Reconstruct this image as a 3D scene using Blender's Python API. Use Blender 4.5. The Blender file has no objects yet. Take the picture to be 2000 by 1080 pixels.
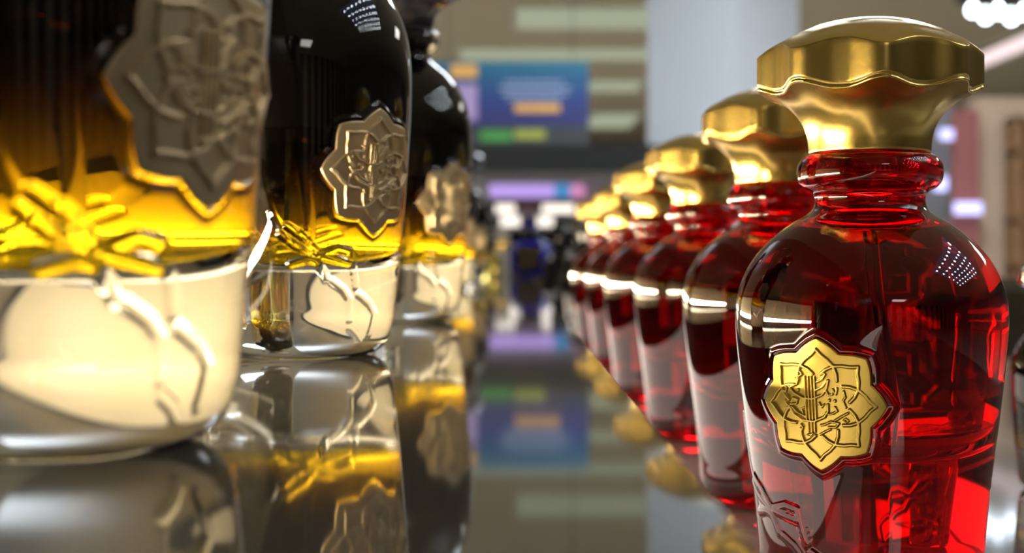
import bpy, math, random
import numpy as np

random.seed(7)
C = bpy.context.scene.collection
sc = bpy.context.scene
MM = 1.0 / 7880.0          # one design unit of the bottles (7.88 units = 1 mm)
SHELF = 1.10               # top of the upper shelf
CZ = SHELF + 215 * MM      # camera height
LOW = CZ - 660 * MM        # top of the lower shelf
PI = math.pi

# ------------------------------------------------------------------ helpers
def link(o):
    C.objects.link(o); return o

def mesh_obj(name, verts, faces, mat=None, parent=None, smooth=True, loc=None):
    me = bpy.data.meshes.new(name)
    me.from_pydata([tuple(map(float, v)) for v in verts], [], faces)
    me.update()
    if smooth:
        me.polygons.foreach_set('use_smooth', [True] * len(me.polygons))
    if mat: me.materials.append(mat)
    o = link(bpy.data.objects.new(name, me))
    if parent: o.parent = parent
    if loc: o.location = loc
    return o

def tag(o, label, cat, group=None, kind=None):
    o['label'] = label; o['category'] = cat
    if group: o['group'] = group
    if kind: o['kind'] = kind
    return o

def thing(name, loc, label, cat, group=None, rz=0.0):
    o = link(bpy.data.objects.new(name, None))
    o.empty_display_size = 0.02
    o.location = loc; o.rotation_euler = (0, 0, rz)
    return tag(o, label, cat, group)

def struct(o):
    o['kind'] = 'structure'; return o

class MB:
    """collects boxes, cylinders and tubes into one mesh"""
    def __init__(self): self.v = []; self.f = []
    def add(self, v, f):
        b = len(self.v); self.v += [tuple(p) for p in v]; self.f += [tuple(i + b for i in q) for q in f]; return self
    def box(self, x0, x1, y0, y1, z0, z1, bev=0.0):
        if bev <= 0:
            v = [(x, y, z) for z in (z0, z1) for y in (y0, y1) for x in (x0, x1)]
            return self.add(v, [(0, 2, 3, 1), (4, 5, 7, 6), (0, 1, 5, 4), (2, 6, 7, 3), (0, 4, 6, 2), (1, 3, 7, 5)])
        b = bev
        ring = lambda x0, x1, y0, y1, z: [(x0, y0, z), (x1, y0, z), (x1, y1, z), (x0, y1, z)]
        v = (ring(x0 + b, x1 - b, y0 + b, y1 - b, z0)
             + [(x0 + b, y0, z0 + b), (x1 - b, y0, z0 + b), (x1, y0 + b, z0 + b), (x1, y1 - b, z0 + b), (x1 - b, y1, z0 + b), (x0 + b, y1, z0 + b), (x0, y1 - b, z0 + b), (x0, y0 + b, z0 + b)]
             + [(x0 + b, y0, z1 - b), (x1 - b, y0, z1 - b), (x1, y0 + b, z1 - b), (x1, y1 - b, z1 - b), (x1 - b, y1, z1 - b), (x0 + b, y1, z1 - b), (x0, y1 - b, z1 - b), (x0, y0 + b, z1 - b)]
             + ring(x0 + b, x1 - b, y0 + b, y1 - b, z1))
        f = [(3, 2, 1, 0), (20, 21, 22, 23)]
        for i in range(8): f.append((4 + i, 4 + (i + 1) % 8, 12 + (i + 1) % 8, 12 + i))
        for k in range(4):
            a, bb, nxt = 4 + 2 * k, 5 + 2 * k, 4 + (2 * k + 2) % 8
            f.append((k, (k + 1) % 4, bb, a)); f.append(((k + 1) % 4, nxt, bb))
            a, bb, nxt = 12 + 2 * k, 13 + 2 * k, 12 + (2 * k + 2) % 8
            f.append((a, bb, 20 + (k + 1) % 4, 20 + k)); f.append((bb, nxt, 20 + (k + 1) % 4))
        return self.add(v, f)
    def lathe(self, prof, cx=0, cy=0, cz=0, n=32, sx=1.0, sy=1.0):
        v = []; f = []
        for r, z in prof:
            for i in range(n):
                a = 2 * PI * i / n
                v.append((cx + r * sx * math.cos(a), cy + r * sy * math.sin(a), cz + z))
        m = len(prof)
        for j in range(m - 1):
            for i in range(n):
                f.append((j * n + i, j * n + (i + 1) % n, (j + 1) * n + (i + 1) % n, (j + 1) * n + i))
        f.append(tuple(range(n - 1, -1, -1))); f.append(tuple((m - 1) * n + i for i in range(n)))
        return self.add(v, f)
    def tube(self, pts, r, n=14):
        P = [np.array(p, float) for p in pts]; v = []; f = []
        for k, p in enumerate(P):
            t = P[min(k + 1, len(P) - 1)] - P[max(k - 1, 0)]; t /= np.linalg.norm(t)
            a = np.array([1., 0, 0]) if abs(t[0]) < .8 else np.array([0, 1., 0])
            u = np.cross(t, a); u /= np.linalg.norm(u); w = np.cross(t, u)
            for i in range(n):
                an = 2 * PI * i / n; v.append(p + r * (math.cos(an) * u + math.sin(an) * w))
        for k in range(len(P) - 1):
            for i in range(n):
                f.append((k * n + i, k * n + (i + 1) % n, (k + 1) * n + (i + 1) % n, (k + 1) * n + i))
        f.append(tuple(range(n - 1, -1, -1))); f.append(tuple((len(P) - 1) * n + i for i in range(n)))
        return self.add(v, f)
    def build(self, name, mat, parent=None, smooth=False, loc=None):
        return mesh_obj(name, self.v, self.f, mat, parent, smooth, loc)

# ------------------------------------------------------------------ materials
def new_mat(name):
    m = bpy.data.materials.new(name); m.use_nodes = True
    nt = m.node_tree; nt.nodes.clear()
    out = nt.nodes.new('ShaderNodeOutputMaterial')
    return m, nt, out

def N(nt, t, **kw):
    n = nt.nodes.new(t)
    for k, v in kw.items():
        if k in n.inputs: n.inputs[k].default_value = v
        else: setattr(n, k, v)
    return n

def col(c): return (c[0], c[1], c[2], 1.0)

def pbr(name, c, rough=.5, metal=0., ior=1.5, spec=.5, noise=0., nscale=20., c2=None, coat=0., bump=0., stretch=None):
    m, nt, out = new_mat(name)
    b = N(nt, 'ShaderNodeBsdfPrincipled')
    b.inputs['Base Color'].default_value = col(c); b.inputs['Roughness'].default_value = rough
    b.inputs['Metallic'].default_value = metal; b.inputs['IOR'].default_value = ior
    b.inputs['Specular IOR Level'].default_value = spec; b.inputs['Coat Weight'].default_value = coat
    if noise > 0 or bump > 0:
        tc = N(nt, 'ShaderNodeTexCoord'); mp = N(nt, 'ShaderNodeMapping')
        if stretch: mp.inputs['Scale'].default_value = stretch
        nz = N(nt, 'ShaderNodeTexNoise'); nz.inputs['Scale'].default_value = nscale; nz.inputs['Detail'].default_value = 4
        nt.links.new(tc.outputs['Object'], mp.inputs['Vector']); nt.links.new(mp.outputs[0], nz.inputs['Vector'])
        if noise > 0:
            mx = N(nt, 'ShaderNodeMix', data_type='RGBA')
            mx.inputs['A'].default_value = col(c)
            mx.inputs[6].default_value = col(c); mx.inputs[7].default_value = col(c2 or tuple(x * (1 - noise) for x in c))
            nt.links.new(nz.outputs['Fac'], mx.inputs[0]); nt.links.new(mx.outputs[2], b.inputs['Base Color'])
        if bump > 0:
            bp = N(nt, 'ShaderNodeBump'); bp.inputs['Strength'].default_value = bump; bp.inputs['Distance'].default_value = .001
            nt.links.new(nz.outputs['Fac'], bp.inputs['Height']); nt.links.new(bp.outputs[0], b.inputs['Normal'])
    nt.links.new(b.outputs[0], out.inputs['Surface'])
    return m

def emit(name, c, s):
    m, nt, out = new_mat(name)
    e = N(nt, 'ShaderNodeEmission'); e.inputs['Color'].default_value = col(c); e.inputs['Strength'].default_value = s
    nt.links.new(e.outputs[0], out.inputs['Surface'])
    return m

def glass(name, c=(1, 1, 1), ior=1.5, rough=0.):
    m, nt, out = new_mat(name)
    g = N(nt, 'ShaderNodeBsdfGlass'); g.inputs['Color'].default_value = col(c); g.inputs['IOR'].default_value = ior
    g.inputs['Roughness'].default_value = rough
    nt.links.new(g.outputs[0], out.inputs['Surface'])
    return m

def coated(name, ramp, ior, opaque=None, oc=(.004, .003, .003)):
    """tinted inner wall of a bottle: the tint is a ramp over the bottle's own height (z in units); opaque = lacquer ramp"""
    m, nt, out = new_mat(name)
    tc = N(nt, 'ShaderNodeTexCoord'); sp = N(nt, 'ShaderNodeSeparateXYZ')
    nt.links.new(tc.outputs['Object'], sp.inputs[0])
    mu = N(nt, 'ShaderNodeMath', operation='MULTIPLY'); mu.inputs[1].default_value = 1 / (1000 * MM)
    nt.links.new(sp.outputs['Z'], mu.inputs[0])
    cr = N(nt, 'ShaderNodeValToRGB'); el = cr.color_ramp.elements
    while len(el) > 1: el.remove(el[-1])
    el[0].position = ramp[0][0] / 1000; el[0].color = col(ramp[0][1])
    for p, c in ramp[1:]:
        e = el.new(p / 1000); e.color = col(c)
    nt.links.new(mu.outputs[0], cr.inputs[0])
    rf = N(nt, 'ShaderNodeBsdfRefraction'); rf.inputs['IOR'].default_value = ior; rf.inputs['Roughness'].default_value = 0
    nt.links.new(cr.outputs[0], rf.inputs['Color'])
    gl = N(nt, 'ShaderNodeBsdfGlossy'); gl.inputs['Roughness'].default_value = 0; gl.inputs['Color'].default_value = (1, 1, 1, 1)
    fr = N(nt, 'ShaderNodeFresnel'); fr.inputs['IOR'].default_value = ior
    g = N(nt, 'ShaderNodeMixShader')
    nt.links.new(fr.outputs[0], g.inputs[0]); nt.links.new(rf.outputs[0], g.inputs[1]); nt.links.new(gl.outputs[0], g.inputs[2])
    if opaque:
        o2 = N(nt, 'ShaderNodeValToRGB'); el = o2.color_ramp.elements
        el[0].position = opaque[0] / 1000; el[0].color = (0, 0, 0, 1); el[1].position = opaque[1] / 1000; el[1].color = (1, 1, 1, 1)
        nt.links.new(mu.outputs[0], o2.inputs[0])
        d = N(nt, 'ShaderNodeBsdfDiffuse'); d.inputs['Color'].default_value = col(oc)
        mx = N(nt, 'ShaderNodeMixShader')
        nt.links.new(o2.outputs[0], mx.inputs[0]); nt.links.new(g.outputs[0], mx.inputs[1]); nt.links.new(d.outputs[0], mx.inputs[2])
        nt.links.new(mx.outputs[0], out.inputs['Surface'])
    else:
        nt.links.new(g.outputs[0], out.inputs['Surface'])
    return m

M = {}
M['glass'] = glass('clear_bottle_glass', (.985, .985, .97), 1.5)
M['redglass'] = coated('red_tinted_glass', [(0, (.80, .05, .07)), (1000, (.86, .06, .08))], 1.5)
M['tube'] = glass('dip_tube_plastic', (.9, .9, .9), 1.12, .1)
M['gold'] = pbr('satin_gold', (.66, .47, .13), .27, 1.0, bump=.02, nscale=900)
M['gold_seal'] = pbr('matte_gold_seal', (.52, .375, .08), .34, 1.0, bump=.03, nscale=1200)
M['bronze'] = pbr('antique_bronze_seal', (.60, .48, .29), .42, 1.0, bump=.04, nscale=1200)
M['blackcap'] = pbr('black_gloss_cap', (.006, .006, .009), .12, 0, coat=.5)
M['red_liquid'] = coated('red_perfume', [(0, (.90, .05, .06)), (350, (.88, .04, .05)), (480, (.68, .02, .03)), (700, (.56, .015, .02))], 1.36 / 1.5)
M['red_hollow'] = coated('red_tinted_neck', [(0, (.8, .03, .05)), (1000, (.85, .03, .05))], 1 / 1.5)
M['amber_liquid'] = coated('amber_perfume', [(190, (.93, .80, .14)), (270, (.90, .70, .07)), (340, (.74, .52, .05)), (430, (.50, .26, .025)), (500, (.30, .10, .01))], 1.36 / 1.5, (265, 510))
M['black_hollow'] = coated('black_inner_lacquer', [(0, (.01, .006, .004)), (1000, (.004, .003, .003))], 1 / 1.5, (300, 480))
M['shelf'] = pbr('dark_glossy_shelf', (.11, .096, .074), .04, 0, ior=1.5, noise=.2, nscale=6)
M['shelf_low'] = pbr('grey_glossy_shelf', (.27, .225, .195), .06, 0, ior=1.5, noise=.12, nscale=6)
M['riser'] = pbr('shelf_riser_grey', (.50, .42, .35), .25, noise=.15, nscale=8)
M['darkwood'] = pbr('dark_back_panel', (.07, .052, .024), .35, noise=.4, nscale=4, stretch=(1, 1, 8))
M['silver'] = pbr('brushed_silver', (.7, .7, .72), .25, 1.0)
M['led'] = emit('led_strip_light', (1.0, .84, .56), 520.)
M['ledpanel'] = emit('lit_acrylic_panel', (1.0, .84, .52), 4.2)

# ------------------------------------------------------------------ profiles
def resample(prof, n):
    """Catmull-Rom through the profile points, n samples spaced by length"""
    P = np.array(prof, float)
    Q = np.vstack([2 * P[0] - P[1], P, 2 * P[-1] - P[-2]])
    out = []
    for i in range(1, len(Q) - 2):
        p0, p1, p2, p3 = Q[i - 1:i + 3]
        # centripetal-ish: keep it simple, limit overshoot with short tangents
        for t in np.linspace(0, 1, 24, endpoint=False):
            l1, l2, l0 = np.linalg.norm(p2 - p1) + 1e-9, np.linalg.norm(p3 - p2) + 1e-9, np.linalg.norm(p1 - p0) + 1e-9
            m1 = ((p1 - p0) / l0 + (p2 - p1) / l1) * .5 * l1
            m2 = ((p2 - p1) / l1 + (p3 - p2) / l2) * .5 * l1
            h = (2 * t**3 - 3 * t**2 + 1) * p1 + (t**3 - 2 * t**2 + t) * m1 + (-2 * t**3 + 3 * t**2) * p2 + (t**3 - t**2) * m2
            out.append(h)
    out.append(P[-1]); out = np.array(out)
    d = np.r_[0, np.cumsum(np.linalg.norm(np.diff(out, axis=0), axis=1))]
    s = np.linspace(0, d[-1], n)
    R = np.c_[np.interp(s, d, out[:, 0]), np.interp(s, d, out[:, 1])]
    R[:, 0] = np.maximum(R[:, 0], 0.0)
    return R

RED_OUT = [(60, 5), (120, 4), (148, 0), (180, 5), (201, 22), (212, 50), (216, 110), (222, 180), (231, 260), (242, 350), (251, 430), (258, 500), (260, 545), (257, 585), (250, 612), (238, 640),
           (221, 667), (199, 692), (172, 716), (146, 734), (124, 746), (111, 757), (107, 768), (107, 784), (112, 792), (127, 800), (137, 812), (140, 828), (138, 846), (130, 858), (119, 864)]
RED_IN = [(40, 284), (90, 287), (135, 300), (166, 324), (189, 360), (205, 405), (217, 460), (225, 515), (227, 550), (220, 590), (203, 630), (178, 662), (150, 690), (120, 710), (104, 726), (94, 745), (90, 775), (91, 790), (106, 808), (110, 830), (98, 852)]
BLK_OUT = [(60, 5), (110, 4), (136, 0), (170, 7), (193, 28), (207, 62), (214, 110), (222, 190), (231, 290), (240, 400), (247, 500), (250, 590), (249, 660), (243, 712), (229, 762), (207, 808),
           (183, 842), (156, 870), (131, 890), (114, 904), (107, 916), (107, 930), (112, 938), (128, 946), (139, 960), (142, 980), (138, 998), (128, 1008), (119, 1012)]
BLK_IN = [(40, 196), (85, 197), (128, 207), (162, 230), (185, 265), (199, 310), (209, 370), (215, 450), (219, 560), (219, 640), (213, 700), (198, 750), (174, 795), (145, 830), (115, 858), (92, 882), (80, 905), (76, 930), (76, 1000)]

def flower(th, rv=.835, p=.58):
    return rv + (1 - rv) * (1 - np.abs(np.sin(4 * th))) ** p

def seg_dist(px, pz, pts):
    d = np.full(px.shape, 1e9)
    for (x0, z0), (x1, z1) in zip(pts[:-1], pts[1:]):
        dx, dz = x1 - x0, z1 - z0
        t = np.clip(((px - x0) * dx + (pz - z0) * dz) / (dx * dx + dz * dz + 1e-12), 0, 1)
        d = np.minimum(d, np.hypot(px - x0 - t * dx, pz - z0 - t * dz))
    return d

# raised strap-work strokes of the glass: (angle from the seal in degrees, z)
STROKES = [
    [(-50, 286), (-41, 262), (-33, 225)], [(-53, 270), (-46, 246), (-34, 222)],
    [(-31, 226), (-22, 238), (-15, 232), (-12, 195), (-10, 156)], [(-31, 222), (-22, 214), (-15, 208)],
    [(-48, 206), (-38, 216), (-33, 210), (-28, 172)],
    [(-25, 168), (-18, 150), (-14, 130), (-13, 84)],
    [(-8, 140), (1, 118), (6, 96), (4, 50)],
    [(-12, 66), (-7, 52), (-3, 34)],
    [(-64, 420), (-61, 360), (-57, 310), (-52, 276)],
]

def outer_mesh(prof, seal_z, seal_r, zs, reps, nth=576, nz=330):
    # dense rows in the embossed band
    base = resample(prof, 900)
    w = np.where((base[:, 1] > 25) & (base[:, 1] < 560), 2.2, 1.0)
    s = np.cumsum(w); pick = np.searchsorted(s, np.linspace(s[0], s[-1], nz)); pick = np.clip(pick, 0, 899)
    P = base[np.unique(pick)]
    th = np.linspace(-PI, PI, nth, endpoint=False)
    TH, Z = np.meshgrid(th, P[:, 1]); R = np.repeat(P[:, :1], nth, 1)
    deg = np.degrees(TH)
    rs = np.interp(Z, [0, 1000], [215, 255])
    h = np.zeros_like(Z)
    band = (Z > 15) & (Z < 470)
    for rep in reps:
        for st in STROKES:
            for mir in (1,):
                pts = [(((a * mir) + rep * 60) % 360, z * zs) for a, z in st]
                # keep the stroke together across the seam
                a0 = pts[0][0]; pts = [((a - a0 + 180) % 360 - 180, z) for a, z in pts]
                da = (deg - a0 + 180) % 360 - 180
                near = band & (np.abs(da) < 30)
                if not near.any(): continue
                if abs(((a0 + 180) % 360) - 180) < 40 and pts[0][1] > seal_z - seal_r * .9 and mir == -1: continue
                d = seg_dist(np.radians(da[near]) * 225, Z[near], [(math.radians(a) * 225, z) for a, z in pts])
                hh = (2.2 if st is STROKES[-1] else 4.0) * np.where(d < 9.5, np.sqrt(np.maximum(0, 1 - (d / 9.5) ** 2)), 0)
                h[near] = np.maximum(h[near], hh)
    # raised glass bezel round the seal
    a = (TH) * 240; b = Z - seal_z
    rr = np.hypot(a, b); an = np.arctan2(a, b); ro = seal_r * flower(an)
    e = rr - ro * 1.06
    near = rr < seal_r * 1.3
    bez = 3.5 * np.exp(-(e / 6.0) ** 2)
    h = np.where(near, np.maximum(h * (rr > ro * 1.08), bez), h)
    h[(Z < 8)] = 0
    R = R + h
    X = R * np.sin(TH) * MM; Y = -R * np.cos(TH) * MM; ZZ = Z * MM
    v = np.stack([X, Y, ZZ], -1).reshape(-1, 3)
    m = len(P); f = []
    for j in range(m - 1):
        o, q = j * nth, (j + 1) * nth
        for i in range(nth):
            k = (i + 1) % nth
            f.append((o + i, o + k, q + k, q + i))
    f.append(tuple(range(nth - 1, -1, -1))); f.append(tuple((m - 1) * nth + i for i in range(nth)))
    return v, f

def rev_mesh(P, nth=128):
    th = np.linspace(-PI, PI, nth, endpoint=False)
    v = np.stack([np.outer(P[:, 0], np.sin(th)), -np.outer(P[:, 0], np.cos(th)), np.repeat(P[:, 1:2], nth, 1)], -1).reshape(-1, 3) * MM
    m = len(P); f = []
    for j in range(m - 1):
        for i in range(nth):
            k = (i + 1) % nth
            f.append((j * nth + i, j * nth + k, (j + 1) * nth + k, (j + 1) * nth + i))
    f.append(tuple(range(nth - 1, -1, -1))); f.append(tuple((m - 1) * nth + i for i in range(nth)))
    return v, f

# ------------------------------------------------------------------ seal with lotus and script
def arc(cx, cy, rx, ry, a0, a1, n=12):
    return [(cx + rx * math.cos(math.radians(a0 + (a1 - a0) * i / n)), cy + ry * math.sin(math.radians(a0 + (a1 - a0) * i / n))) for i in range(n + 1)]

def q(*pts): return [((x - 480) / 430., (540 - y) / 455.) for x, y in pts]
SEAL_LINES = []
for k in range(8):
    for sgn in (1, -1):
        pts = []
        for a, r in ((0, .83), (5, .755), (13, .70), (22.5, .635), (31, .55), (38, .47)):
            t = math.radians(k * 45 + sgn * a); pts.append((r * math.sin(t), r * math.cos(t)))
        SEAL_LINES.append((pts, .021))
for x in (402, 424, 445, 466): SEAL_LINES.append((q((x, 352), (x, 640)), .013))
for x in (412, 434, 456): SEAL_LINES.append((q((x, 655), (x, 728)), .012))
SEAL_LINES += [
    (q((280, 415), (320, 465), (380, 497), (450, 500), (510, 470), (540, 425), (552, 370)), .017),
    (q((470, 440), (515, 415), (545, 372)), .015), (q((480, 384), (515, 365), (535, 330)), .014),
    (q((280, 555), (310, 610), (370, 648), (450, 655), (520, 620), (545, 580), (545, 535)), .019),
    (q((300, 560), (340, 600), (400, 622)), .012),
    (q((300, 425), (345, 405), (360, 370), (335, 365)), .013), (q((362, 350), (385, 335), (370, 312)), .013),
    (q((290, 545), (335, 540), (345, 510), (310, 500)), .013), (q((230, 440), (262, 462), (270, 430), (240, 420)), .013),
    (q((250, 520), (275, 560), (255, 575)), .013), (q((380, 600), (370, 570), (392, 560)), .013),
    (q((538, 440), (552, 470), (575, 465), (578, 430), (598, 462), (605, 422)), .014),
    (q((645, 440), (655, 480), (640, 505), (657, 550)), .014), (q((490, 525), (505, 555), (520, 535)), .013),
    (q((548, 600), (575, 595), (603, 575), (590, 550)), .014), (q((588, 642), (630, 612), (668, 588)), .015),
    (q((640, 640), (655, 625), (672, 640), (655, 655), (640, 640)), .012),
    (q((488, 742), (520, 722), (556, 702)), .015), (q((495, 678), (520, 672), (560, 650), (612, 660), (590, 688), (545, 688)), .015),
    (q((358, 680), (372, 700), (362, 722)), .013), (q((400, 750), (425, 745), (442, 735), (420, 760)), .013),
    (q((508, 330), (530, 322)), .014), (q((352, 442), (352, 446)), .02), (q((555, 503), (555, 507)), .018), (q((590, 505), (590, 509)), .018),
]

def seal_mesh(prof, seal_z, seal_r, na=640, nr=150):
    PR = resample(prof, 800)
    lo, hi = int(np.argmax(PR[:, 1] > 20)), int(np.argmax(PR[:, 1] > 640))
    zz, rz = PR[lo:hi, 1], PR[lo:hi, 0]
    th = np.linspace(0, 2 * PI, na, endpoint=False)
    fr = np.r_[np.linspace(.02, .97, nr), .985, .995, 1.0, 1.0]
    FR, TH = np.meshgrid(fr, th, indexing='ij')
    RO = flower(TH)
    x, y = FR * RO * np.sin(TH), FR * RO * np.cos(TH)
    h = np.full(x.shape, 6.5)
    for pts, w in SEAL_LINES:
        xs = [p[0] for p in pts]; ys = [p[1] for p in pts]
        near = (x > min(xs) - .08) & (x < max(xs) + .08) & (y > min(ys) - .08) & (y < max(ys) + .08)
        if not near.any(): continue
        d = seg_dist(x[near], y[near], pts)
        b = 5.2 * np.clip((w * 1.25 - d) / (w * .55), 0, 1)
        h[near] = np.maximum(h[near], 6.5 + b)
    # low pillow towards the rim, rolled edge
    h[-4], h[-3], h[-2], h[-1] = 6.3, 5.4, 3.5, -3.0
    a = x * seal_r; z = seal_z + y * seal_r
    r0 = np.interp(z, zz, rz); ph = a / np.interp(seal_z, zz, rz)
    R = r0 + h
    v = np.stack([R * np.sin(ph), -R * np.cos(ph), z], -1).reshape(-1, 3) * MM
    m = len(fr); f = []
    for j in range(m - 1):
        for i in range(na):
            k = (i + 1) % na
            f.append((j * na + k, j * na + i, (j + 1) * na + i, (j + 1) * na + k))
    f.append(tuple(range(na)))
    b0 = len(v)
    # back plate
    fb = np.linspace(.98, .05, 12); FB, TB = np.meshgrid(fb, th, indexing='ij'); RB = flower(TB)
    xb, yb = FB * RB * np.sin(TB), FB * RB * np.cos(TB)
    zb = seal_z + yb * seal_r; rb = np.interp(zb, zz, rz) - 3.0; pb = xb * seal_r / np.interp(seal_z, zz, rz)
    vb = np.stack([rb * np.sin(pb), -rb * np.cos(pb), zb], -1).reshape(-1, 3) * MM
    v = np.vstack([v, vb])
    for i in range(na):
        k = (i + 1) % na
        f.append(((m - 1) * na + k, (m - 1) * na + i, b0 + i, b0 + k))
    for j in range(11):
        for i in range(na):
            k = (i + 1) % na
            f.append((b0 + j * na + k, b0 + j * na + i, b0 + (j + 1) * na + i, b0 + (j + 1) * na + k))
    f.append(tuple(b0 + 11 * na + (na - 1 - i) for i in range(na)))
    return v, f

# ------------------------------------------------------------------ lobed mushroom cap
def cap_mesh(z0, na=512):
    th = np.linspace(0, 2 * PI, na, endpoint=False)
    g = (.5 + .5 * np.cos(8 * th)) ** 1.35; fl = .895 + .105 * g
    RT = 218.0; rim = RT * fl
    dome = lambda r: 262 - 70 * (r / RT) ** 2.1
    rows = []
    fp = resample([(117, 0), (117.5, 12), (120, 32), (127, 53), (140, 73), (160, 90), (184, 103), (206, 110), (214, 112)], 44)
    zlow = 109 + 15 * g
    rows.append((np.full(na, 60.), np.full(na, 0.)))
    rows.append((np.full(na, 112.), np.full(na, 0.)))
    rows.append((np.full(na, 116.), np.full(na, 1.2)))
    for r, z in fp[1:]:
        w = (r - 117) / (214 - 117)
        rows.append((117 + (rim - 4 - 117) * w, z / 112. * (112 + (zlow - 112) * w ** 1.2)))
    for dr, dz in ((-2, 1.0), (-.8, 3), (-1.0, 5.5), (-3.2, 7.5), (-3.6, 9), (-1.5, 10.5), (-.2, 12.5), (0, 15)):
        rows.append((rim + dr, zlow + dz))
    zt = dome(rim)
    for t in np.linspace(.1, 1, 8):
        rows.append((rim, zlow + 15 + (zt - 4 - zlow - 15) * t))
    for dr, dz in ((-.6, -2), (-2.2, -.5), (-4.5, .6)):
        rows.append((rim + dr, zt + dz))
    for s in np.linspace(.965, .02, 90):
        r = (rim - 4.5) * s * (1) ; rc = (RT * .93 * s) * (1 - s) + r * s   # lobes fade out towards the crown
        z = dome(rc)
        for k, rr in ((0, .80), (1, .55)):
            t2 = th + k * PI / 8
            pr = RT * rr * flower(t2, .86, 1.2)
            z = z + 1.7 / (1 + np.exp((rc - pr) / 3.5)) * (1 if k == 0 else .8)
        rows.append((rc, z))
    v = np.concatenate([np.stack([r * np.sin(th), -r * np.cos(th), z + z0], -1) for r, z in rows]) * MM
    m = len(rows); f = []
    for j in range(m - 1):
        for i in range(na):
            k = (i + 1) % na
            f.append((j * na + i, j * na + k, (j + 1) * na + k, (j + 1) * na + i))
    f.append(tuple(range(na - 1, -1, -1))); f.append(tuple((m - 1) * na + i for i in range(na)))
    return v, f

# ------------------------------------------------------------------ the two bottles
def split_cavity(prof, level):
    P = resample(prof, 170)
    i = int(np.argmax(P[:, 1] > level))
    rl = np.interp(level, P[i - 1:i + 1, 1], P[i - 1:i + 1, 0])
    lo = np.vstack([P[:i], [(rl, level - .3)], [(rl - 8, level - 1.6)], [(10, level - 1.6)]])
    hi = np.vstack([[(10, level + 1.0)], [(rl - 1, level + 1.0)], P[i:], [(10, P[-1, 1])]])
    return lo, hi

def make_bottle(kind):
    red = kind == 'red'
    out, inn = (RED_OUT, RED_IN) if red else (BLK_OUT, BLK_IN)
    seal_z, seal_r, top, level, zs = (396, 122, 866, 700, .84) if red else (408, 137, 1013.5, 498, 1.0)
    root = link(bpy.data.objects.new('perfume_bottle', None)); root.empty_display_size = .02
    v, f = outer_mesh(out, seal_z, seal_r, zs, (0,) if red else (0, 3)); mesh_obj('glass_body', v, f, M['redglass' if red else 'glass'], root)
    lo, hi = split_cavity(inn, level)
    v, f = rev_mesh(lo); mesh_obj('perfume_liquid', v, f, M['red_liquid' if red else 'amber_liquid'], root)
    v, f = rev_mesh(hi); mesh_obj('inner_lacquer', v, f, M['red_hollow' if red else 'black_hollow'], root)
    v, f = cap_mesh(top); mesh_obj('cap', v, f, M['gold' if red else 'blackcap'], root)
    v, f = seal_mesh(out, seal_z, seal_r); s = mesh_obj('seal', v, f, M['gold_seal' if red else 'bronze'], root)
    s['label'] = 'gold lotus seal with raised script' if red else 'bronze lotus seal with raised script'
    zb = inn[0][1] + 12
    mb = MB(); pts = [(8 * math.sin(t * 2.6) * MM * 5 * t, 4 * t * MM * 4, (level - 8 - (level - 8 - zb) * t) * MM) for t in np.linspace(0, 1, 20)]
    mb.tube(pts, 11 * MM); mb.build('dip_tube', M['tube'], root, True)
    return root

def dup(root, keep=('all',)):
    r = root.copy(); C.objects.link(r)
    for ch in list(root.children):
        c = ch.copy(); C.objects.link(c); c.parent = r
        c.matrix_parent_inverse = ch.matrix_parent_inverse.copy()
    return r

def face(x, y, view_deg):
    """z rotation that turns the seal view_deg to the right of straight-at-the-camera, as seen by the camera"""
    to_cam = math.atan2(-x, y)          # angle from -Y towards +X of the direction to the camera
    return to_cam + math.radians(view_deg)

def place(o, xu, d, base, view_deg, cap_deg, label, group, scale=1.0):
    x, y = xu * MM, d / 1000.
    o.location = (x, y, base); o.rotation_euler = (0, 0, face(x, y, view_deg)); o.scale = (scale,) * 3
    for ch in o.children:
        if ch.name.startswith('cap'): ch.rotation_euler = (0, 0, math.radians(cap_deg))
    tag(o, label, 'perfume bottle', group)

redp = make_bottle('red'); blkp = make_bottle('black')
RED = [
    (694, 381, -21, 28, 'red glass perfume bottle with gold lotus seal facing the aisle, nearest of its row'),
    (720, 531, 60, 14, 'second red perfume bottle with gold cap, standing just behind the nearest red one'),
    (708, 728, 64, 20, 'third red perfume bottle with gold cap along the lower shelf row'),
    (684, 925, 58, 24, 'fourth red perfume bottle with gold cap counted from the nearest red one'),
    (700, 1215, 62, 10, 'fifth red gold-capped perfume bottle, blurred, second from the far end of the red row'),
    (672, 1440, 61, 30, 'farthest red gold-capped perfume bottle, next to the dark bottle ending the row'),
]
for i, (x, d, a, c, lab) in enumerate(RED):
    place(redp if i == 0 else dup(redp), x, d, LOW, a, c, lab, 'red perfume bottles on the lower shelf')
BLK = [
    (-540, 231, 43, 5, 'nearest black and amber perfume bottle, large and blurred with a bronze seal'),
    (-486, 445, 42, 17, 'sharp black and amber perfume bottle with glowing base, second on the upper shelf'),
    (-399, 682, 46, 9, 'third black and amber perfume bottle with seal seen edge on beside the banner'),
    (-530, 1430, 40, 9, 'fourth black perfume bottle mostly hidden behind the third one'),
    (-500, 1900, 44, 9, 'farthest black perfume bottle of the upper shelf row, a small blurred glow'),
]
for i, (x, d, a, c, lab) in enumerate(BLK):
    place(blkp if i == 0 else dup(blkp), x, d, SHELF, a, c, lab, 'black and amber perfume bottles on the upper shelf')
o = dup(blkp); place(o, 690, 1900, LOW, 50, 12, 'dark perfume bottle ending the row of red bottles on the lower shelf', 'dark bottles among the red ones', .86)
o = dup(blkp); place(o, 1560, 560, LOW, 70, 12, 'small black perfume bottle cut by the right edge beside the nearest red bottle', 'dark bottles among the red ones', .52)

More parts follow.
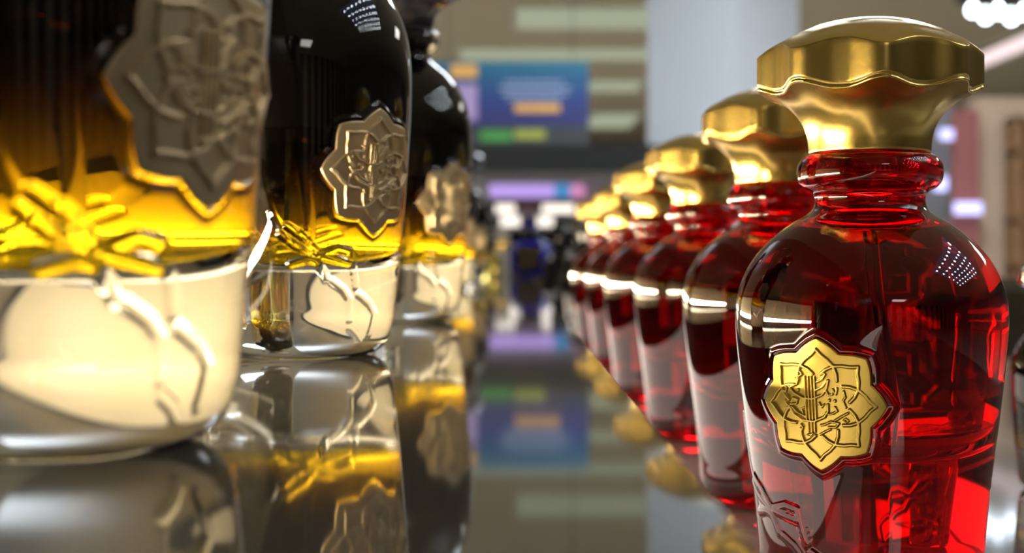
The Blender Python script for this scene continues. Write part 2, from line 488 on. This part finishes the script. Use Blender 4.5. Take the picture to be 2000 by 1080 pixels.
# ------------------------------------------------------------------ display stand
st = thing('display_stand', (0, 1.3, 0), 'stepped glossy dark display stand carrying the black and the red perfume bottles', 'display stand')
EX = .0234; Y0, Y1 = -.9, 2.3
def sp(name, mat, *boxes, bev=0.0, parent=None):
    mb = MB()
    for b in boxes: mb.box(b[0], b[1], b[2] - 1.3, b[3] - 1.3, b[4], b[5], bev)
    return mb.build(name, mat, parent or st)
sp('upper_shelf', M['shelf'], (-.186, EX, Y0, Y1, SHELF - .022, SHELF), bev=.0008)
M['litriser'] = emit('lit_step_panel', (1.0, .86, .74), 2.7)
sp('lit_riser', M['litriser'], (EX - .004, EX - .002, Y0 + .02, Y1 - .02, LOW + .002, SHELF - .0225))
sp('riser', M['riser'], (-.186, EX - .004, Y0 + .01, Y1 - .01, LOW, SHELF - .022))
sp('lower_shelf', M['shelf_low'], (-.186, .42, Y0, Y1, LOW - .008, LOW), bev=.0008)
sp('cabinet', M['darkwood'], (-.15, .41, Y0 + .02, Y1 - .02, .08, LOW - .008))
sp('plinth', M['riser'], (-.12, .38, Y0 + .05, Y1 - .05, 0, .08))
sp('back_panel', M['darkwood'], (-.215, -.186, Y0, 1.9, LOW - .008, 1.62))
M['acrylic'] = pbr('cream_acrylic', (.82, .70, .47), .45)
sp('acrylic_upstand', M['acrylic'], (-.186, -.180, .22, 1.88, SHELF, SHELF + .066), bev=.001)
sp('light_strip', M['led'], (-.1535, -.150, .24, 1.86, SHELF + .008, SHELF + .0125))
sp('light_strip_holder', M['silver'], (-.1565, -.1535, .24, 1.86, SHELF, SHELF + .006))

# ------------------------------------------------------------------ goods on the table beyond the stand
ft = thing('display_table', (.2, 2.95, 0), 'glossy dark display table beyond the far end of the stepped stand', 'table')
MB().box(-.5, .8, -.6, .6, SHELF - .02, SHELF, .001).build('table_top', M['shelf'], ft)
MB().box(-.46, .76, -.56, .56, .0, SHELF - .02).build('cabinet', M['darkwood'], ft)
def pt(px, py, d):                     # photo pixel at a distance -> point in the shop
    return ((px - 1005) / 3000. * d, d, CZ + (507 - py) / 3000. * d)

M['blueglass'] = pbr('cobalt_blue_glass', (.008, .010, .55), .08, 0, ior=1.5, coat=.4)
M['blackgloss'] = pbr('black_gloss', (.006, .006, .008), .12, 0)
M['carton'] = pbr('cream_carton', (.75, .70, .60), .5)
M['warmlit_glass'] = glass('warm_lit_clear_glass', (1, .88, .45), 1.4)  # yellow tint stands in for warm light in a clear glass bottle

b = thing('perfume_bottle', (pt(1038, 0, 2.55)[0], 2.55, SHELF + .0002), 'squat black bottle with cobalt blue sides on the far display table', 'perfume bottle')
MB().lathe([(.020, 0), (.030, .002), (.034, .010), (.036, .028), (.034, .045), (.026, .056), (.014, .060)], n=48, sx=1, sy=.6).build('glass_body', M['blueglass'], b, True)
MB().box(-.026, .016, -.0235, -.0195, .008, .05, .001).build('front_plate', M['blackgloss'], b)
MB().lathe([(.012, .060), (.016, .061), (.016, .076), (.013, .078)], n=32).build('cap', M['blackgloss'], b, True)
b = thing('perfume_box', (pt(981, 0, 2.75)[0], 2.75, SHELF + .0002), 'tall cream carton beside the squat blue bottle', 'box')
MB().box(-.013, .013, -.013, .013, 0, .084, .0008).build('carton', M['carton'], b)
MB().box(-.009, .009, -.0136, -.0128, .045, .06).build('printed_panel', M['gold'], b)
b = thing('perfume_bottle', (pt(957, 0, 2.42)[0], 2.42, SHELF + .0002), 'small clear glass bottle, tinted yellow for warm light, left of the cream carton', 'perfume bottle')
MB().lathe([(.012, 0), (.017, .002), (.018, .03), (.014, .036), (.006, .039), (.006, .044)], n=40).build('glass_body', M['warmlit_glass'], b, True)
MB().lathe([(.008, .044), (.009, .045), (.009, .058), (.007, .06)], n=32).build('cap', M['blackgloss'], b, True)
b = thing('perfume_bottle', (pt(1094, 0, 2.2)[0], 2.2, LOW + .0003), 'tall slim black bottle seen left of the farthest red bottle', 'perfume bottle')
MB().lathe([(.018, 0), (.024, .003), (.026, .04), (.025, .08), (.014, .094), (.009, .1)], n=40).build('glass_body', M['blackgloss'], b, True)
MB().lathe([(.012, .1), (.013, .101), (.013, .128), (.011, .13)], n=32).build('cap', M['blackgloss'], b, True)

# ------------------------------------------------------------------ shop room
CH = CZ + 2.5
M['floor'] = pbr('polished_floor_tiles', (.66, .63, .58), .3, noise=.12, nscale=1.5)
M['ceil'] = pbr('beige_ceiling', (.62, .57, .44), .8, noise=.12, nscale=2)
M['wallb'] = pbr('taupe_wall', (.34, .31, .27), .7, noise=.1, nscale=1.5)
M['walll'] = pbr('grey_wall', (.34, .33, .33), .7, noise=.1, nscale=1.5)
m, nt, out = new_mat('reflection_stripe_wall')
_tc = N(nt, 'ShaderNodeTexCoord'); _w = N(nt, 'ShaderNodeTexWave'); _w.inputs['Scale'].default_value = .22; _w.inputs['Distortion'].default_value = 1.5; _w.inputs['Detail'].default_value = 1.0
_r = N(nt, 'ShaderNodeValToRGB'); _e = _r.color_ramp.elements
_e[0].position, _e[0].color = .30, (.03, .02, .014, 1); _e[1].position, _e[1].color = .42, (.24, .15, .08, 1)
_x = _e.new(.72); _x.color = (.46, .42, .36, 1)
_b = N(nt, 'ShaderNodeBsdfPrincipled'); _b.inputs['Roughness'].default_value = .6
nt.links.new(_tc.outputs['Object'], _w.inputs['Vector']); nt.links.new(_w.outputs['Fac'], _r.inputs[0]); nt.links.new(_r.outputs[0], _b.inputs['Base Color']); nt.links.new(_b.outputs[0], out.inputs['Surface'])
M['wall_stripes'] = m  # stripes invented for the cap rims to mirror; the wall is out of view
M['column'] = pbr('white_column_paint', (.74, .79, .86), .45, noise=.04, nscale=3)
struct(MB().box(-9, 14, -10, 32, -.1, 0).build('floor', M['floor']))
struct(MB().box(-9, 14, -10, 32, CH, CH + .1).build('ceiling', M['ceil']))
struct(MB().box(-9, 14, 32, 32.1, 0, CH).build('wall_back', M['wallb']))
struct(MB().box(-9.1, -9, -10, 32, 0, CH).build('wall_left', M['walll']))
struct(MB().box(14, 14.1, -10, 32, 0, CH).build('wall_right', M['walll']))
struct(MB().box(-9, 14, -10.1, -10, 0, CH).build('wall_front', M['wall_stripes']))

# white column with a corner towards us
x0 = pt(1265, 0, 9.0)[0]; x1 = pt(1430, 0, 8.7)[0]; x2 = pt(1560, 0, 9.2)[0]
struct(mesh_obj('column', [(x0, 9.0, 0), (x1, 8.7, 0), (x2, 9.2, 0), (x0 + .35, 9.75, 0), (x0, 9.0, CH), (x1, 8.7, CH), (x2, 9.2, CH), (x0 + .35, 9.75, CH)],
         [(0, 1, 5, 4), (1, 2, 6, 5), (2, 3, 7, 6), (3, 0, 4, 7)], M['column'], smooth=False))

# ceiling lights
M['panel_warm'] = emit('warm_panel_light', (.92, 1.0, .70), .40)
M['fill_cool'] = emit('column_fill_light', (.82, .91, 1.0), 18.0)
M['panel_mid'] = emit('white_panel_light', (1.0, .95, .88), 7.5); M['fill_far'] = emit('far_fill_light', (1.0, .93, .80), 10.0)
M['trimw'] = pbr('white_trim', (.7, .7, .68), .5)
def ceil_light(cx, cy, w, l, mat, label, group):
    t = thing('ceiling_light', (cx, cy, CH), label, 'ceiling light', group)
    a, c = w / 2, l / 2
    MB().box(-a - .04, a + .04, -c - .04, -c, -.03, 0).box(-a - .04, a + .04, c, c + .04, -.03, 0).box(-a - .04, -a, -c, c, -.03, 0).box(a, a + .04, -c, c, -.03, 0).build('frame', M['trimw'], t)
    MB().box(-a, a, -c, c, -.018, 0).build('diffuser', mat, t)
    return t
for (pxa, pxb, ya, yb, lab) in ((1010, 1275, 15.1, 16.5, 'pale ceiling light nearest the top of the gap left of the white column'),
                               (900, 1275, 18.0, 19.1, 'long pale ceiling light just above the blue banner'),
                               (1150, 1250, 21.2, 22.7, 'pale ceiling light right of the blue banner, upper of two'),
                               (1150, 1240, 26.0, 29.0, 'pale ceiling light right of the blue banner, lower of two')):
    ym = (ya + yb) / 2; xa, xb = pt(pxa, 0, ym)[0], pt(pxb, 0, ym)[0]
    ceil_light((xa + xb) / 2, ym, xb - xa, yb - ya, M['panel_warm'], lab, 'pale ceiling lights beyond the banner')
for (cx, cy, mat, lab) in ((-3.2, 3.0, 'panel_mid', 'big white ceiling light over the left aisle'),
                           (1.4, 6.2, 'fill_cool', 'unseen cool light added to brighten the white column'), (1.6, -7, 'panel_mid', 'unseen white key light added far behind the camera'), (-2.6, 11.5, 'fill_far', 'unseen white fill light added left of the banner'),  # column, rear key and banner-side lights are added, all out of view
                           (5.0, 6.0, 'panel_mid', 'unseen white fill light added over the shop on the right')):  # added out of view to brighten the right-hand shop
    ceil_light(cx, cy, 1.5, 1.5, M[mat], lab, 'big ceiling panels')
for cx, cy, lab in ((1.85, 14, 'unseen white fill light added right behind the column'), (2.5, 19, 'second added white fill light hidden by the column'), (3.3, 25, 'farthest added white fill light hidden by the column'), (-3.5, 19, 'unseen white fill light added far left beyond the bottles'), (-5, 26, 'farthest unseen fill light added on the left')):
    ceil_light(cx, cy, 1.1, 2.0, M['fill_far'], lab, 'added far fill panels out of view')  # extra panels kept out of view, added to lift the dark far ceiling
# blue lit ceiling bay with rows of small downlights, mirrored in every bottle shoulder
M['bay'] = emit('pale_blue_bay', (.55, .68, 1.0), .45); M['dot'] = emit('downlight', (.95, .97, 1.0), 60.)
t = thing('ceiling_bay', (3.7, .5, CH), 'pale blue lit ceiling bay with rows of small downlights', 'ceiling light')
MB().box(-1.5, 1.5, -1.5, 1.5, -.01, 0).build('diffuser', M['bay'], t)
for i in range(6):
    for j in range(8):
        MB().lathe([(.045, -.03), (.05, -.02), (.05, -.011)], -1.25 + .5 * i, -1.3 + .37 * j, n=16).build('downlight', M['dot'], t)

# spot bar with bulbs, top right
M['bulb'] = emit('cold_bulb', (.75, .88, 1.0), 12.0)
fx = thing('spotlight_bar', pt(1945, 20, 12.0), 'cluster of cold white bulbs on a dark bar near the top right corner', 'spotlight')
MB().box(-.30, .30, -.05, .05, .06, .14).box(-.02, .02, -.02, .02, .14, CH - pt(0, 20, 12)[2]).build('bar', M['blackgloss'], fx)
for bx, bz in ((-.18, .0), (-.08, -.05), (.02, -.01), (.12, -.06), (.22, -.02)):
    MB().lathe([(.01, -.045), (.035, -.03), (.045, 0), (.035, .03), (.015, .05), (.012, .07)], bx, 0, bz, n=20).build('bulb', M['bulb'], fx, True)
M['pinkstrip'] = emit('pinkish_cove_light', (1.0, .80, .80), 1.2)
t = thing('ceiling_light', (5.75, 16.5, CH), 'long pinkish cove light along the ceiling at the right', 'ceiling light')
MB().box(-.22, .22, -5, 6, -.03, 0).build('diffuser', M['pinkstrip'], t)
MB().box(-.30, -.22, -5, 6, -.06, 0).box(.22, .30, -5, 6, -.06, 0).build('frame', M['trimw'], t)

# ------------------------------------------------------------------ blue banner
def grad_mat(name, stops, z0, z1, strength):
    m, nt, out = new_mat(name)
    tc = N(nt, 'ShaderNodeTexCoord'); s_ = N(nt, 'ShaderNodeSeparateXYZ'); nt.links.new(tc.outputs['Object'], s_.inputs[0])
    mr = N(nt, 'ShaderNodeMapRange'); mr.inputs['From Min'].default_value = z0; mr.inputs['From Max'].default_value = z1
    nt.links.new(s_.outputs['Z'], mr.inputs[0])
    cr = N(nt, 'ShaderNodeValToRGB'); el = cr.color_ramp.elements
    el[0].position, el[0].color = stops[0][0], col(stops[0][1]); el[1].position, el[1].color = stops[-1][0], col(stops[-1][1])
    for p, c in stops[1:-1]:
        e = el.new(p); e.color = col(c)
    nt.links.new(mr.outputs[0], cr.inputs[0])
    b = N(nt, 'ShaderNodeBsdfPrincipled'); b.inputs['Roughness'].default_value = .5
    nt.links.new(cr.outputs[0], b.inputs['Base Color']); nt.links.new(cr.outputs[0], b.inputs['Emission Color']); b.inputs['Emission Strength'].default_value = strength
    nt.links.new(b.outputs[0], out.inputs['Surface'])
    return m
D = 8.0
bx0, _, bz1 = pt(845, 120, D); bx1, _, bz0 = pt(1150, 285, D)
bn = thing('hanging_banner', ((bx0 + bx1) / 2, D, bz0), 'blue advertising screen with orange and white print hanging beyond the bottles', 'banner')
hw, hh = (bx1 - bx0) / 2, bz1 - bz0
MB().box(-hw, hw, 0, .04, 0, hh).build('panel', grad_mat('blue_screen_print', [(0, (.05, .055, .06)), (.20, (.05, .06, .07)), (.28, (.035, .04, .16)), (.55, (.03, .055, .22)), (.85, (.02, .12, .24)), (1, (.03, .18, .27))], 0, hh, .08), bn)
def pl(name, mat, xa, ya, xb, yb):
    a, c = pt(xa, yb, D), pt(xb, ya, D); cx = (bx0 + bx1) / 2
    return MB().box(a[0] - cx, c[0] - cx, -.004, 0, a[2] - bz0, c[2] - bz0).build(name, mat, bn)
def scr(name, c, s=.5): 
    m = pbr(name, c, .5); b = m.node_tree.nodes['Principled BSDF']; b.inputs['Emission Color'].default_value = col(c); b.inputs['Emission Strength'].default_value = s; return m
M['orange'] = scr('orange_print', (.55, .30, .08)); M['whitep'] = scr('pale_print', (.25, .32, .45)); M['greenp'] = scr('green_print', (.05, .22, .05)); M['olivep'] = scr('olive_print', (.25, .28, .05)); M['pinkp'] = scr('lilac_print', (.30, .22, .40))
pl('headline', M['orange'], 880, 126, 932, 152)
for y, xa, xb in ((158, 985, 1100), (170, 975, 1115), (181, 980, 1110), (191, 990, 1095)): pl('text_line', M['whitep'], xa, y, xb, y + 4)
pl('button', M['orange'], 1005, 203, 1094, 219)
pl('picture', M['pinkp'], 880, 165, 932, 235)
pl('footer', M['greenp'], 938, 255, 1000, 276); pl('footer', M['olivep'], 1005, 253, 1065, 272)
MB().box(-hw * .8, -hw * .8 + .004, .01, .014, hh, CH - bz0).box(hw * .8 - .004, hw * .8, .01, .014, hh, CH - bz0).build('hanger', M['blackgloss'], bn)

# ------------------------------------------------------------------ kiosk beyond the shelf
K = 6.0
M['kdark'] = pbr('charcoal_panel', (.055, .06, .068), .45, noise=.1, nscale=3)
M['kmid'] = pbr('grey_panel', (.55, .52, .55), .5)
M['lilac'] = emit('lilac_light_box', (.55, .38, .90), 1.0); M['skyblue'] = emit('blue_light_box', (.10, .35, .75), .8); M['pinkl'] = emit('pink_light_box', (.85, .35, .65), .8)
M['shelflamp'] = emit('warm_shelf_lamp', (1, .90, .78), 1.6)
kk = thing('kiosk', (pt(1090, 0, K)[0], K, 0), 'dark kiosk with charcoal canopy and lilac light box beyond the far end of the shelf', 'kiosk')
kx = pt(1090, 0, K)[0]
def kb(name, mat, xa, ya, xb, yb, ya_=0.0, yb_=.5, dz=None):
    a, c = pt(xa, yb, K), pt(xb, ya, K)
    return MB().box(a[0] - kx, c[0] - kx, ya_, yb_, a[2] if dz is None else dz, c[2]).build(name, mat, kk)
kb('canopy', M['kdark'], 890, 301, 1330, 338, -.1, 1.0)
kb('canopy_fascia', M['kdark'], 890, 288, 1330, 338, -.14, -.1)
kb('canopy_edge', M['kmid'], 890, 338, 1330, 358, -.02, 1.0)
M['added_uplight'] = emit('added_uplight', (1, .95, .82), 2.2)
MB().box(-.5, .5, .1, .8, pt(0, 300, K)[2], pt(0, 300, K)[2] + .004).build('added_uplight', M['added_uplight'], kk)  # unseen emitter added on top of the canopy to brighten the ceiling
kb('light_box', M['lilac'], 955, 359, 1083, 384, .05, .12)
kb('light_box', M['skyblue'], 1083, 359, 1115, 384, .05, .12)
kb('light_box', M['pinkl'], 1115, 359, 1142, 384, .05, .12)
kb('back_board', M['kmid'], 1142, 358, 1330, 392, .1, .16)
kb('back_board', M['kdark'], 890, 384, 1330, 560, .45, .5)
kb('post', M['kdark'], 880, 358, 900, 560, .0, .1, 0.0); kb('post', M['kdark'], 1320, 358, 1340, 560, .0, .1, 0.0)
kb('shelf_board', M['kmid'], 895, 414, 1325, 418, .1, .45); kb('shelf_board', M['kmid'], 895, 444, 1325, 448, .1, .45)
kb('counter', M['kdark'], 880, 500, 1340, 560, -.1, .6, 0.0)
for xa, ya, xb, yb in ((966, 394, 1006, 412), (1062, 394, 1128, 412), (976, 418, 1016, 438), (1052, 419, 1084, 438), (1126, 421, 1148, 439)):
    kb('shelf_lamp', M['shelflamp'], xa, ya, xb, yb, .30, .34)
M['brownbox'] = pbr('brown_carton', (.28, .17, .09), .5)
for i, (xa, xb, yb, h_, mat, lab) in enumerate(((1012, 1050, 414, 18, 'brownbox', 'brown carton on the top shelf of the kiosk'), (1020, 1048, 444, 16, 'blueglass', 'blue carton on the second shelf of the kiosk'))):
    a = pt((xa + xb) / 2, yb, K + .2)
    g = MB().box(-(xb - xa) / 6000 * K, (xb - xa) / 6000 * K, -.04, .04, 0, h_ / 3000 * K, .003).build('carton', M[mat], None, loc=(a[0], K + .2, pt(0, yb, K)[2] + .0005))
    tag(g, lab, 'box', 'cartons in the kiosk')

# ------------------------------------------------------------------ shop on the right
S = 9.0
M['beige'] = pbr('beige_shop_wall', (.66, .48, .34), .6, noise=.1, nscale=2)
M['wood'] = pbr('honey_wood', (.36, .19, .08), .5, noise=.3, nscale=3, stretch=(1, 1, 6))
M['redb'] = pbr('dusty_red_print', (.34, .11, .10), .6)
M['violet_led'] = emit('violet_led_sign', (.55, .55, 1.0), 2.2)
M['greyp'] = pbr('grey_pillar', (.30, .30, .33), .5)
def sb(xa, ya, xb, yb, d, th, z0=None):
    a, c = pt(xa, yb, d), pt(xb, ya, d)
    return MB().box(a[0], c[0], d, d + th, a[2] if z0 is None else z0, c[2])
struct(sb(1905, 190, 2500, 900, S, .2, 0.0).build('partition', M['beige']))
struct(sb(1690, 190, 1862, 900, S + .6, .2, 0.0).build('pillar', M['greyp']))
tag(sb(1862, 215, 1912, 450, S - .1, .05, 0.0).build('poster_stand', M['redb']), 'tall dusty red poster panel right of the nearest gold cap', 'poster')
w = thing('wooden_shelf', (pt(2050, 0, S)[0], S - .25, 0), 'honey wood display shelf at the right edge against the beige wall', 'shelf')
wx = pt(2050, 0, S)[0]
for xa, xb in ((1958, 1970), (2130, 2142)):
    MB().box(pt(xa, 0, S)[0] - wx, pt(xb, 0, S)[0] - wx, 0, .22, 0, pt(0, 235, S)[2]).build('side_panel', M['wood'], w)
for yy in (235, 300, 430, 520, 640):
    MB().box(pt(1958, 0, S)[0] - wx, pt(2142, 0, S)[0] - wx, 0, .22, pt(0, yy + 8, S)[2], pt(0, yy, S)[2]).build('shelf_board', M['wood'], w)
MB().box(pt(1962, 0, S)[0] - wx, pt(2140, 0, S)[0] - wx, .20, .23, 0, pt(0, 240, S)[2]).build('back_board', M['wood'], w)
for xa, ya, xb, yb, lab in ((1838, 252, 1862, 272, 'small violet white light right of the gold cap flare'), (1866, 395, 1918, 418, 'wide violet light low on the red poster panel'), (1826, 345, 1850, 372, 'dim violet light beside the red neck ring')):
    g = sb(xa, ya, xb, yb, S - .2, .03).build('sign_light', M['violet_led']); tag(g, lab, 'light', 'violet lights in the shop on the right')

# ------------------------------------------------------------------ camera, world, view
cam = bpy.data.cameras.new('camera'); co = link(bpy.data.objects.new('camera', cam))
co.location = (0, 0, CZ); co.rotation_euler = (PI / 2, 0, 0)
cam.lens = 54; cam.sensor_width = 36; cam.sensor_fit = 'HORIZONTAL'
cam.shift_x = -5 / 2000; cam.shift_y = -33 / 2000
cam.clip_start = .005; cam.clip_end = 100
cam.dof.use_dof = True; cam.dof.focus_distance = .352; cam.dof.aperture_fstop = 17
sc.camera = co
wd = bpy.data.worlds.new('world'); sc.world = wd; wd.use_nodes = True
wd.node_tree.nodes['Background'].inputs['Color'].default_value = (.5, .55, .6, 1); wd.node_tree.nodes['Background'].inputs['Strength'].default_value = .1
sc.view_settings.view_transform = 'Standard'; sc.view_settings.look = 'None'; sc.view_settings.gamma = 1; sc.view_settings.exposure = 0.0
sc.view_settings.use_curve_mapping = False
cy = sc.cycles
cy.max_bounces = 24; cy.transmission_bounces = 20; cy.glossy_bounces = 10; cy.diffuse_bounces = 4; cy.transparent_max_bounces = 16
cy.sample_clamp_indirect = 8.0; cy.blur_glossy = .3
